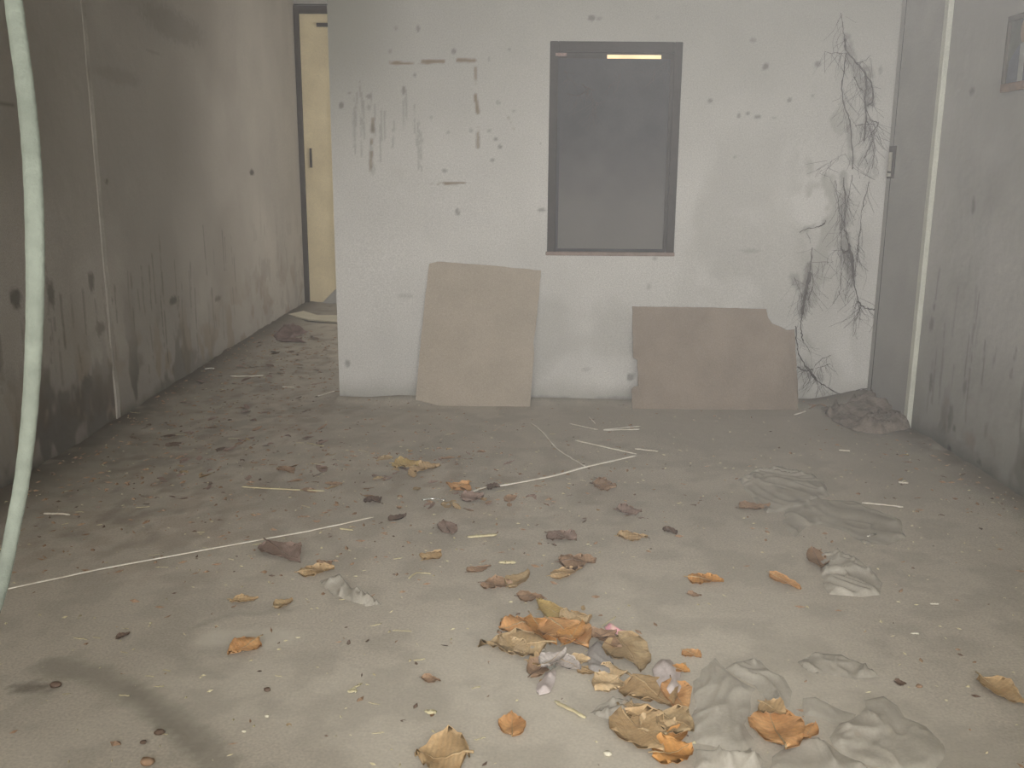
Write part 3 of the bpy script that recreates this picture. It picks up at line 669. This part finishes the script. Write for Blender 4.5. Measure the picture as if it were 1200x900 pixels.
scraps(60, [(430, 600), (440, 530), (560, 520), (690, 600)], 'leaf scrap around the ends of the reeds', 'leaf scraps around the reed ends', (.03, .085), ('brown', 'olive', 'tan', 'purple'))
scraps(16, [(560, 800), (590, 690), (700, 715), (830, 800)], 'leaf crumb around the central heap', 'leaf crumbs around the heap', (.015, .04), ('brown', 'tan', 'olive'))
scraps(16, [(945, 482), (950, 474), (1030, 485), (1070, 512)], 'scrap in the rubbish of the right corner', 'scraps in the right corner', (.04, .09), ('brown', 'dark', 'purple'))
scraps(14, [(1060, 620), (1040, 520), (1080, 515), (1190, 620)], 'dull leaf scrap along the right wall', 'leaf scraps along the right wall', (.025, .05), ('brown', 'dark', 'olive'))
scraps(20, [(560, 640), (640, 560), (860, 560), (840, 640)], 'leaf crumb on the middle of the floor', 'leaf crumbs on the middle floor', (.015, .035), ('brown', 'tan', 'dark'))
scraps(18, [(100, 880), (150, 640), (560, 640), (560, 880)], 'leaf crumb on the near left floor', 'leaf crumbs on the near left floor', (.01, .025), ('brown', 'dark', 'olive'))

# --- reeds and straws
def reed(pts, w, color, label, name='reed', cat='stick', lift=.004, flat=.5, group=None):
    w *= 1.25; P = [Vector(fl(*p)) for p in pts]; c = P[0]
    L = smooth_line([(p.x, p.y, 0) for p in P], 5) if len(P) > 2 else [Vector((P[0].x, P[0].y, 0)).lerp(Vector((P[1].x, P[1].y, 0)), i/14) for i in range(15)]
    L = [Vector((p.x-c.x+RNG.gauss(0, .0012), p.y-c.y+RNG.gauss(0, .0012), max(fh(p.x, p.y), 0)+lift-fh(c.x, c.y)+w*.5)) for p in L]
    V, Fc = [], []; n = len(L)
    tube_mesh(V, Fc, L, [w*.5*RNG.uniform(.85, 1.15)*(.6 if i in (0, n-1) else 1) for i in range(n)], 6, flat)
    o = link_mesh(name, V, Fc, M_[color], smooth=True); o.location = (c.x, c.y, fh(c.x, c.y))
    return tag(o, label, cat, group)
reed([(0, 695), (120, 669), (250, 645), (360, 625), (438, 608)], .0075, 'reed', 'long pale reed running in from the left edge')
reed([(585, 572), (640, 562), (690, 549), (747, 536)], .011, 'reed', 'pale reed in the middle of the floor pointing to the brown sheet')
reed([(552, 579), (570, 573)], .010, 'reed', 'short broken piece at the near end of the middle reed')
reed([(622, 497), (636, 508), (652, 527), (672, 540), (687, 549)], .007, 'reed', 'bent thin stalk meeting the middle reed')
reed([(674, 518), (745, 534)], .009, 'reed', 'pale reed in front of the brown sheet forming a V with the middle reed')
reed([(744, 528), (771, 531)], .010, 'reed', 'short white reed piece right of the tip of the V')
reed([(707, 506), (749, 505)], .009, 'reed', 'lower one of two parallel reeds before the brown sheet')
reed([(707, 505), (750, 501)], .006, 'reed', 'upper one of two parallel reeds before the brown sheet')
reed([(668, 498), (700, 505)], .006, 'reed', 'faint stalk left of the two parallel reeds')
reed([(690, 490), (698, 498)], .005, 'reed', 'short faint stalk behind the two parallel reeds')
reed([(284, 573), (318, 575), (380, 578)], .010, 'straw', 'yellowish reed piece on the left floor behind the long reed')
reed([(1011, 592), (1034, 594), (1058, 597)], .010, 'reed', 'white reed piece lying at the right beside the plastic sheets')
reed([(1053, 568), (1063, 569)], .012, 'reed', 'short white sliver behind the right white reed piece')
reed([(983, 530), (996, 531)], .011, 'reed', 'small white sliver on the floor near the right corner')
reed([(931, 488), (944, 484)], .010, 'reed', 'white sliver at the lower right corner of the brown sheet')
reed([(548, 633), (582, 630)], .014, 'straw', 'flat yellow straw sliver above the leaf trail')
reed([(479, 681), (488, 674), (505, 675)], .006, 'straw', 'bent pale straw left of the leaf trail')
reed([(585, 671), (604, 671)], .014, 'straw', 'yellow sliver on the olive leaf of the trail', lift=.03)
reed([(398, 622), (414, 624)], .009, 'straw', 'short straw under the end of the long reed')
reed([(270, 443), (310, 442)], .011, 'reed', 'pale stick lying across the passage mouth')
reed([(240, 439), (252, 438)], .016, 'foil', 'small bright sliver in the litter by the left wall', name='foil_sliver', cat='foil')
reed([(331, 455), (345, 456)], .010, 'reed', 'faint sliver right of the stick across the passage mouth')
reed([(372, 466), (392, 460)], .009, 'reed', 'slanting sliver near the end of the partition')
reed([(360, 521), (380, 525)], .007, 'straw', 'thin straw in front of the passage mouth')
reed([(52, 607), (82, 607)], .010, 'reed', 'pale stick at the far left beside the strap')
reed([(705, 736), (722, 725)], .004, 'straw', 'thin straw rising behind the pink wrapper')
reed([(650, 826), (670, 836), (686, 845)], .010, 'straw', 'thin tan stalk below the central heap')
reed([(411, 812), (424, 804)], .006, 'straw', 'small yellow straw in the lower middle, upper one')
reed([(408, 814), (418, 813)], .009, 'straw', 'small yellow straw in the lower middle, lower one')
reed([(500, 839), (510, 839)], .013, 'straw', 'short yellow chip below the tiny reddish leaf')
reed([(1016, 636), (1026, 633)], .008, 'foil', 'bright sliver on the lower edge of the right plastic sheet', name='foil_sliver', cat='foil', lift=.02)
reed([(1068, 745), (1077, 745)], .006, 'reed', 'tiny white sliver on the right floor, nearer one')
reed([(1090, 710), (1100, 710)], .006, 'reed', 'tiny white sliver on the right floor, farther one')
reed([(495, 590), (508, 588), (522, 590)], .014, 'foil', 'curved strip of shiny foil left of the middle reed', name='foil_strip', cat='foil', lift=.006)
reed([(460, 741), (482, 742)], .004, 'straw', 'faint thread on the floor left of the central heap')
for i in range(46):
    px, py = RNG.uniform(60, 560), RNG.uniform(590, 880)
    if i % 3 == 0: px, py = RNG.uniform(120, 700), RNG.uniform(480, 600)
    a = RNG.uniform(-.5, .5); l = RNG.uniform(5, 16)
    reed([(px, py), (px+l*cos(a), py+l*sin(a)*.5)], RNG.uniform(.002, .004), 'straw', ('longer' if l > 10.5 else 'shorter')+' tiny pale straw shred on the '+('near' if py > 735 else 'middle' if py > 600 else 'far')+' left floor, '+('tilted up' if a < 0 else 'tilted down')+' to the right', name='straw_shred', cat='straw', group='straw shreds on the left floor', lift=0)
def crumbs(name, n, material, label, size, dens):
    rg = random.Random(n); V, Fc = [], []; k = 0
    while k < n:
        x, y = rg.uniform(LX+.03, RX-.03), 1.5+rg.random()**.8*6.5
        if x > PX0-.03 and y > BY-.04: continue
        if rg.random() > dens(x, y): continue
        k += 1; a = rg.uniform(0, 6.28); l = rg.uniform(*size); w = l*rg.uniform(.15, .6); z = fh(x, y)+.001; b = len(V)
        ca, sa = cos(a), sin(a)
        for (p, q, h) in ((-l, 0, 0), (0, -w, 0), (l, 0, rg.uniform(0, .3)*l), (0, w, 0), (0, 0, w*.6+.001)):
            V.append((x+p*ca-q*sa, y+p*sa+q*ca, z+h))
        for i in range(4): Fc.append((b+i, b+(i+1) % 4, b+4))
        Fc.append((b+3, b+2, b+1, b))
    return tag(link_mesh(name, V, Fc, material), label, 'litter', kind='stuff')
dl = lambda x, y: min(1, .10+.8*max(0, (-x+.1)/2.2)*(y > 3)+.5*math.exp(-((y-4.0)/.7)**2-((x+.2)/.8)**2)+.5*math.exp(-((x-RX)/.3)**2))
crumbs('leaf_crumbs', 1500, LM['brown'], 'fine brown leaf crumbs strewn over the floor, thickest on the left', (.005, .020), dl)
crumbs('dark_crumbs', 700, LM['dark'], 'fine dark dirt crumbs strewn along the walls', (.004, .014), dl)
crumbs('straw_dust', 900, M_['straw'], 'fine pale straw dust strewn over the floor', (.003, .010), lambda x, y: .25+.5*(y < 4.6))
def pebble(px, py, r, m, label, cat='pebble', name='pebble', group=None):
    x, y = fl(px, py); V, Fc = [], []
    n = 8
    for i in range(1, 4):
        for k in range(n):
            a = 2*pi*k/n; q = r*sin(pi*i/4)*RNG.uniform(.8, 1.15); V.append((q*cos(a)*1.3, q*sin(a), r*.7-r*.7*cos(pi*i/4)))
    for i in range(2):
        for k in range(n): Fc.append((i*n+k, i*n+(k+1) % n, (i+1)*n+(k+1) % n, (i+1)*n+k))
    Fc += [tuple(range(n))[::-1], tuple(range(2*n, 3*n))]
    o = link_mesh(name, V, Fc, m, smooth=True); o.location = (x, y, fh(x, y)-.001); return tag(o, label, cat, group)
pebble(187, 861, .010, LM['dark'], 'small black pebble in the lower left, larger of two')
pebble(168, 872, .007, LM['dark'], 'small black pebble in the lower left, smaller of two')
pebble(172, 897, .014, LM['brown'], 'brown lump at the lower edge left')
pebble(313, 810, .008, LM['dark'], 'dark pebble below the striped orange leaf')
pebble(712, 885, .009, M_['white'], 'small white chip in the lower middle near the long brown leaf')
pebble(286, 858, .005, M_['white'], 'tiny white chip in the lower left centre')
pebble(313, 840, .005, M_['white'], 'tiny white chip above the other one in the lower left centre')
pebble(1077, 805, .007, LM['brown'], 'brown crumb right of the plastic sheets')
pebble(65, 805, .012, LM['dark'], 'dark clod at the lower left')

# --- plastic sheets, bags, papers
def sheet(name, outline, material, label, cat, amp=.02, freq=9, seed=0, res=.0065, lift=0.002, thick=.0012, group=None, ridge=.6):
    P = [Vector(fl(*p)) for p in outline]; P2 = []
    for i in range(len(P)):
        a, b = P[i], P[(i+1) % len(P)]; n = max(1, int((b-a).length/.03))
        for j in range(n): P2.append(a.lerp(b, j/n)+(Vector((RNG.gauss(0, .0035), RNG.gauss(0, .0035))) if j else Vector((0, 0))))
    xs = np.array([p.x for p in P2]); ys = np.array([p.y for p in P2]); cx, cy = xs.mean(), ys.mean()
    gx = np.arange(xs.min()-res, xs.max()+res, res); gy = np.arange(ys.min()-res, ys.max()+res, res)
    X, Y = np.meshgrid(gx, gy, indexing='ij'); x, y = X.ravel(), Y.ravel()
    inside = np.zeros(len(x), bool); dist = np.full(len(x), 9.)
    n = len(P2); nearx, neary = x.copy(), y.copy()
    for i in range(n):
        x0, y0, x1, y1 = xs[i], ys[i], xs[(i+1) % n], ys[(i+1) % n]
        c = ((y0 > y) != (y1 > y)); den = (y1-y0) if abs(y1-y0) > 1e-12 else 1e-12
        inside ^= c & (x < (x1-x0)*(y-y0)/den+x0)
        L2 = (x1-x0)**2+(y1-y0)**2+1e-12; t = np.clip(((x-x0)*(x1-x0)+(y-y0)*(y1-y0))/L2, 0, 1)
        qx, qy = x0+t*(x1-x0), y0+t*(y1-y0); d = np.hypot(x-qx, y-qy); m = d < dist
        dist[m] = d[m]; nearx[m] = qx[m]; neary[m] = qy[m]
    # snap the rim vertices onto the outline so the edge is clean
    rim = (~inside) & (dist < res*1.5); xx = np.where(rim, nearx, x); yy = np.where(rim, neary, y)
    wx_ = fbm(x*freq*.5, y*freq*.5, seed+50, 2)*2; 
    r1 = 1-np.abs(2*fbm(x*freq*1.3+wx_*2.5, y*freq*.7-wx_*1.5, seed, 2)-1)
    r2 = 1-np.abs(2*fbm(x*freq*2.6+wx_*4, y*freq*1.3-wx_*4, seed+9, 2)-1)
    h = amp*(r1**5*.8+ridge*.55*r2**7+.25*fbm(x*freq, y*freq, seed+3, 2))*sstep(0, .03, np.where(inside, dist, 0)+.008)
    z = floor_h(xx, yy)+lift+h
    nu, nv = len(gx), len(gy)
    ok = inside | rim
    okg = ok.reshape(nu, nv); ing = inside.reshape(nu, nv)
    keep = okg[:-1, :-1] & okg[1:, :-1] & okg[:-1, 1:] & okg[1:, 1:] & (ing[:-1, :-1] | ing[1:, :-1] | ing[:-1, 1:] | ing[1:, 1:])
    f = grid_faces(nu, nv, keep); used = sorted({a for q in f for a in q}); mp = {a: i for i, a in enumerate(used)}
    zc = fh(cx, cy)
    V = [(xx[a]-cx, yy[a]-cy, z[a]-zc) for a in used]; f = [tuple(mp[a] for a in q) for q in f]
    o = link_mesh(name, V, f, material, smooth=True); o.location = (cx, cy, zc)
    if 'film' not in material.name:
        md = o.modifiers.new('solid', 'SOLIDIFY'); md.thickness = thick; md.offset = 1
    return tag(o, label, cat, group)
sheet('plastic_sheet', [(866, 562), (885, 553), (912, 549), (928, 555), (950, 556), (966, 566), (972, 582), (950, 592), (920, 600), (898, 602), (884, 588), (872, 574)], M_['plastic2'], 'crumpled grey plastic sheet farthest back, with a rounded bulge', 'plastic sheet', amp=.026, freq=6, seed=1)
sheet('plastic_sheet', [(918, 598), (935, 583), (960, 586), (1000, 588), (1030, 600), (1055, 610), (1062, 632), (1040, 640), (1010, 637), (985, 622), (962, 615), (945, 618), (932, 630), (920, 618)], M_['plastic2'], 'flat grey plastic sheet with a turned edge right of the middle', 'plastic sheet', amp=.016, freq=5, seed=2)
sheet('plastic_bag', [(958, 652), (985, 650), (1010, 660), (1034, 684), (1031, 699), (1000, 701), (972, 699), (964, 682)], M_['plastic'], 'small crumpled grey bag right of the yellow orange leaf', 'plastic bag', amp=.026, freq=8, seed=3, ridge=1)
sheet('plastic_sheet', [(812, 800), (822, 786), (838, 772), (850, 785), (868, 800), (885, 808), (880, 830), (872, 850), (884, 868), (880, 880), (860, 884), (835, 876), (815, 872), (806, 850), (815, 830)], M_['plastic'], 'smooth pale plastic sheet right of the lower leaf heap', 'plastic sheet', amp=.016, freq=5, seed=4)
sheet('plastic_sheet', [(850, 785), (862, 777), (890, 775), (905, 790), (918, 795), (928, 812), (922, 832), (900, 828), (885, 806), (868, 798)], M_['plastic'], 'wrinkled pale plastic behind the smooth pale sheet', 'plastic sheet', amp=.016, freq=9, seed=5, ridge=1.2)
sheet('plastic_sheet', [(934, 778), (955, 766), (985, 768), (1012, 780), (1030, 794), (1005, 797), (975, 792), (948, 790)], M_['plastic2'], 'thin curved plastic strip behind the grey card piece', 'plastic sheet', amp=.03, freq=7, seed=6)
sheet('card_piece', [(941, 820), (955, 818), (975, 828), (1003, 838), (1000, 848), (978, 850), (942, 839)], M_['plastic'], 'flat grey card piece left of the large round plastic sheet', 'card', amp=.014, freq=4, seed=7, thick=.003)
sheet('plastic_sheet', [(972, 866), (985, 848), (1008, 838), (1013, 822), (1035, 817), (1052, 828), (1060, 842), (1085, 852), (1105, 872), (1106, 890), (1092, 905), (1050, 905), (1010, 896), (985, 884)], M_['plastic'], 'large rounded plastic sheet in the lower right', 'plastic sheet', amp=.022, freq=6, seed=8)
sheet('plastic_sheet', [(905, 888), (930, 870), (965, 868), (985, 884), (1010, 897), (1020, 905), (900, 905)], M_['plastic2'], 'dull plastic sheet cut by the lower edge left of the round one', 'plastic sheet', amp=.025, freq=6, seed=9)
sheet('plastic_sheet', [(815, 880), (850, 884), (885, 884), (895, 893), (890, 905), (812, 905)], M_['plastic'], 'crumpled plastic cut by the lower edge below the smooth pale sheet', 'plastic sheet', amp=.03, freq=9, seed=10, ridge=1.2)
sheet('plastic_bag', [(375, 682), (390, 676), (402, 680), (418, 694), (440, 704), (448, 710), (430, 712), (405, 704), (385, 694)], M_['plastic'], 'small pale crumpled bag on the left floor', 'plastic bag', amp=.03, freq=12, seed=11, ridge=1)
sheet('paper_scrap', [(764, 790), (775, 778), (785, 779), (798, 792), (800, 812), (790, 822), (776, 815), (768, 802)], M_['paper'], 'stained pinkish white paper in the lower leaf heap', 'paper', amp=.02, freq=6, seed=12, lift=.012)
sheet('paper_scrap', [(628, 812), (640, 792), (652, 790), (650, 802), (645, 814), (632, 817)], M_['paper'], 'pinkish white paper scrap at the foot of the central heap', 'paper', amp=.04, freq=9, seed=13, lift=.004, res=.005)
sheet('foil_wrapper', [(640, 794), (651, 791), (652, 794), (644, 798)], M_['foil'], 'shiny foil bit on the white paper scrap', 'foil', amp=.012, freq=14, seed=14, lift=.03, res=.004)
sheet('pink_wrapper', [(708, 741), (716, 739), (728, 744), (740, 747), (736, 751), (722, 749), (712, 746)], M_['pink'], 'pink shiny wrapper behind the brown arch of the heap', 'wrapper', amp=.03, freq=12, seed=15, lift=.012, res=.005)
sheet('grey_wrapper', [(688, 775), (690, 762), (700, 754), (712, 760), (718, 775), (720, 790), (704, 794), (690, 786)], M_['plate'], 'smooth lavender grey wrapper under the brown arch of the heap', 'wrapper', amp=.018, freq=4, seed=16, lift=.004)
sheet('grey_wrapper', [(610, 756), (625, 746), (634, 752), (640, 764), (630, 770), (616, 766)], M_['plastic'], 'dull greenish plastic in the gap left of the bright orange leaf', 'wrapper', amp=.014, freq=5, seed=17, lift=.006)
sheet('plastic_scrap', [(700, 830), (720, 822), (740, 826), (735, 842), (712, 845), (690, 838)], M_['plastic2'], 'crumpled grey plastic scrap between the two heaps', 'plastic scrap', amp=.03, freq=12, seed=18)
# the white broken panel on the floor of the passage, and debris
P = [fl(*p) for p in [(337, 371), (356, 367), (372, 372), (410, 372), (410, 380), (388, 379), (362, 377)]]
cx = sum(p[0] for p in P)/len(P); cy = sum(p[1] for p in P)/len(P); n = len(P)
V = [(p[0]-cx, p[1]-cy, .012) for p in P]+[(p[0]-cx, p[1]-cy, .026) for p in P]
o = link_mesh('broken_panel', V, [tuple(range(n))[::-1], tuple(range(n, 2*n))]+[(i, (i+1) % n, n+(i+1) % n, n+i) for i in range(n)], M_['white']); o.location = (cx, cy, fh(cx, cy))
tag(o, 'white broken panel lying before the cream door', 'panel')
sheet('rubbish_heap', [(962, 480), (1020, 478), (1062, 498), (1066, 508), (1030, 512), (1000, 506), (975, 494)], mat('earthy rubbish', (138, 127, 116), c2=(108, 98, 88), scale=14, bump=.6), 'low heap of dirt and rubbish in the right corner', 'rubbish', amp=.07, freq=6, seed=20, res=.014)
sheet('cloth_scrap', [(320, 396), (338, 382), (362, 390), (345, 396), (360, 402), (330, 402)], mat('reddish rag', (126, 106, 100), c2=(104, 86, 80), scale=14), 'dull reddish rag on the passage floor near the left wall', 'rag', amp=.04, freq=5, seed=21, res=.02)

# ================================================================ PICTURE on the right wall
pz0, pz1 = wx(1171, 110, RX)[1], wx(1183, 22, RX)[1]; py0 = wx(1171, 110, RX-.03)[0]; pw = .30
pic = empty('framed_picture', (RX, py0-pw/2, pz0)); tag(pic, 'brown framed picture hung high on the right wall at the frame edge', 'picture')
hh = pz1-pz0
wood = mat('brown picture frame', (132, 104, 76), c2=(104, 82, 60), scale=20); woodd = mat('dark picture frame', (78, 72, 58), var=.1)
h2 = pw/2
boxo('frame_bar', (-.03, -.008, -h2, h2, 0, .035), wood, pic, .003)['label'] = 'light brown lower bar'
boxo('frame_bar', (-.03, -.008, -h2, h2, hh-.022, hh), woodd, pic, .003)
boxo('frame_bar', (-.03, -.008, h2-.018, h2, .035, hh-.022), woodd, pic, .003)
boxo('frame_bar', (-.03, -.008, -h2, -h2+.018, .035, hh-.022), woodd, pic, .003)
pr = boxo('print', (-.018, -.012, -h2+.018, h2-.018, .035, hh-.022), mat('print ground', (84, 88, 74), c2=(66, 70, 58), scale=12, fine=.02), pic)
def flat(name, pts, x, m, par):
    n = len(pts); V = [(x, a, b) for a, b in pts]+[(x+.002, a, b) for a, b in pts]
    return link_mesh(name, V, [tuple(range(n)), tuple(range(2*n-1, n-1, -1))]+[(i, n+i, n+(i+1) % n, (i+1) % n) for i in range(n)], m, par)
ell = lambda cy, cz, ry, rz, n=24: [(cy+ry*cos(2*pi*k/n), cz+rz*sin(2*pi*k/n)) for k in range(n)]
flat('printed_figure', [(.125, .036), (.115, .13), (.06, .18), (.02, .20), (-.04, .20), (-.09, .17), (-.125, .12), (-.125, .036)], -.0195, mat('printed dark blue', (72, 78, 88), var=.1), pr)
flat('printed_figure', [(.03, .036), (.035, .19), (-.005, .20), (-.01, .036)], -.0205, mat('printed pale stripe', (150, 152, 146), var=.1), pr)
flat('printed_figure', ell(.0, .245, .045, .058), -.0205, mat('printed skin tone', (142, 118, 92), var=.1), pr)

# ================================================================ STRAP of the camera, hanging in view at the left
D = .32
pts = [(-40, -330), (-12, -160), (8, -60), (18, 20), (30, 110), (38, 200), (41, 300), (40, 390), (35, 480), (26, 560), (15, 620), (0, 690), (-25, 760), (-60, 830), (-130, 890), (-220, 860), (-260, 700), (-250, 400), (-190, 0), (-110, -260)]
P3 = []
for i, (x, y) in enumerate(pts):
    d = ray(x, y); P3.append(Vector((0, 0, H))+d*(D+.02*sin(i*.8)))
L = smooth_line(P3+[P3[0]], 8)[:-1]
V, Fc = [], []; n = len(L); wd = [.0040, .0036, .0033]
for i, p in enumerate(L):
    t = (L[(i+1) % n]-L[i-1]).normalized(); s = t.cross(_f).normalized(); w = s.cross(t).normalized()
    hw = .0034-.0006*min(1, abs(i-20)/60); hw *= 1+.02*sin(i*1.9)
    for k in range(10):
        a = 2*pi*k/10; V.append(tuple(p+s*(hw*cos(a))+w*(.0016*sin(a))))
for i in range(n):
    for k in range(10):
        a, b = i*10+k, i*10+(k+1) % 10; j = ((i+1) % n)*10
        Fc.append((a, b, j+(k+1) % 10, j+k))
c = Vector(L[0]); V = [tuple(Vector(q)-c) for q in V]
o = link_mesh('wrist_strap', V, Fc, M_['strap'], smooth=True); o.location = c
tag(o, 'pale woven wrist strap loop hanging down the left edge', 'strap')
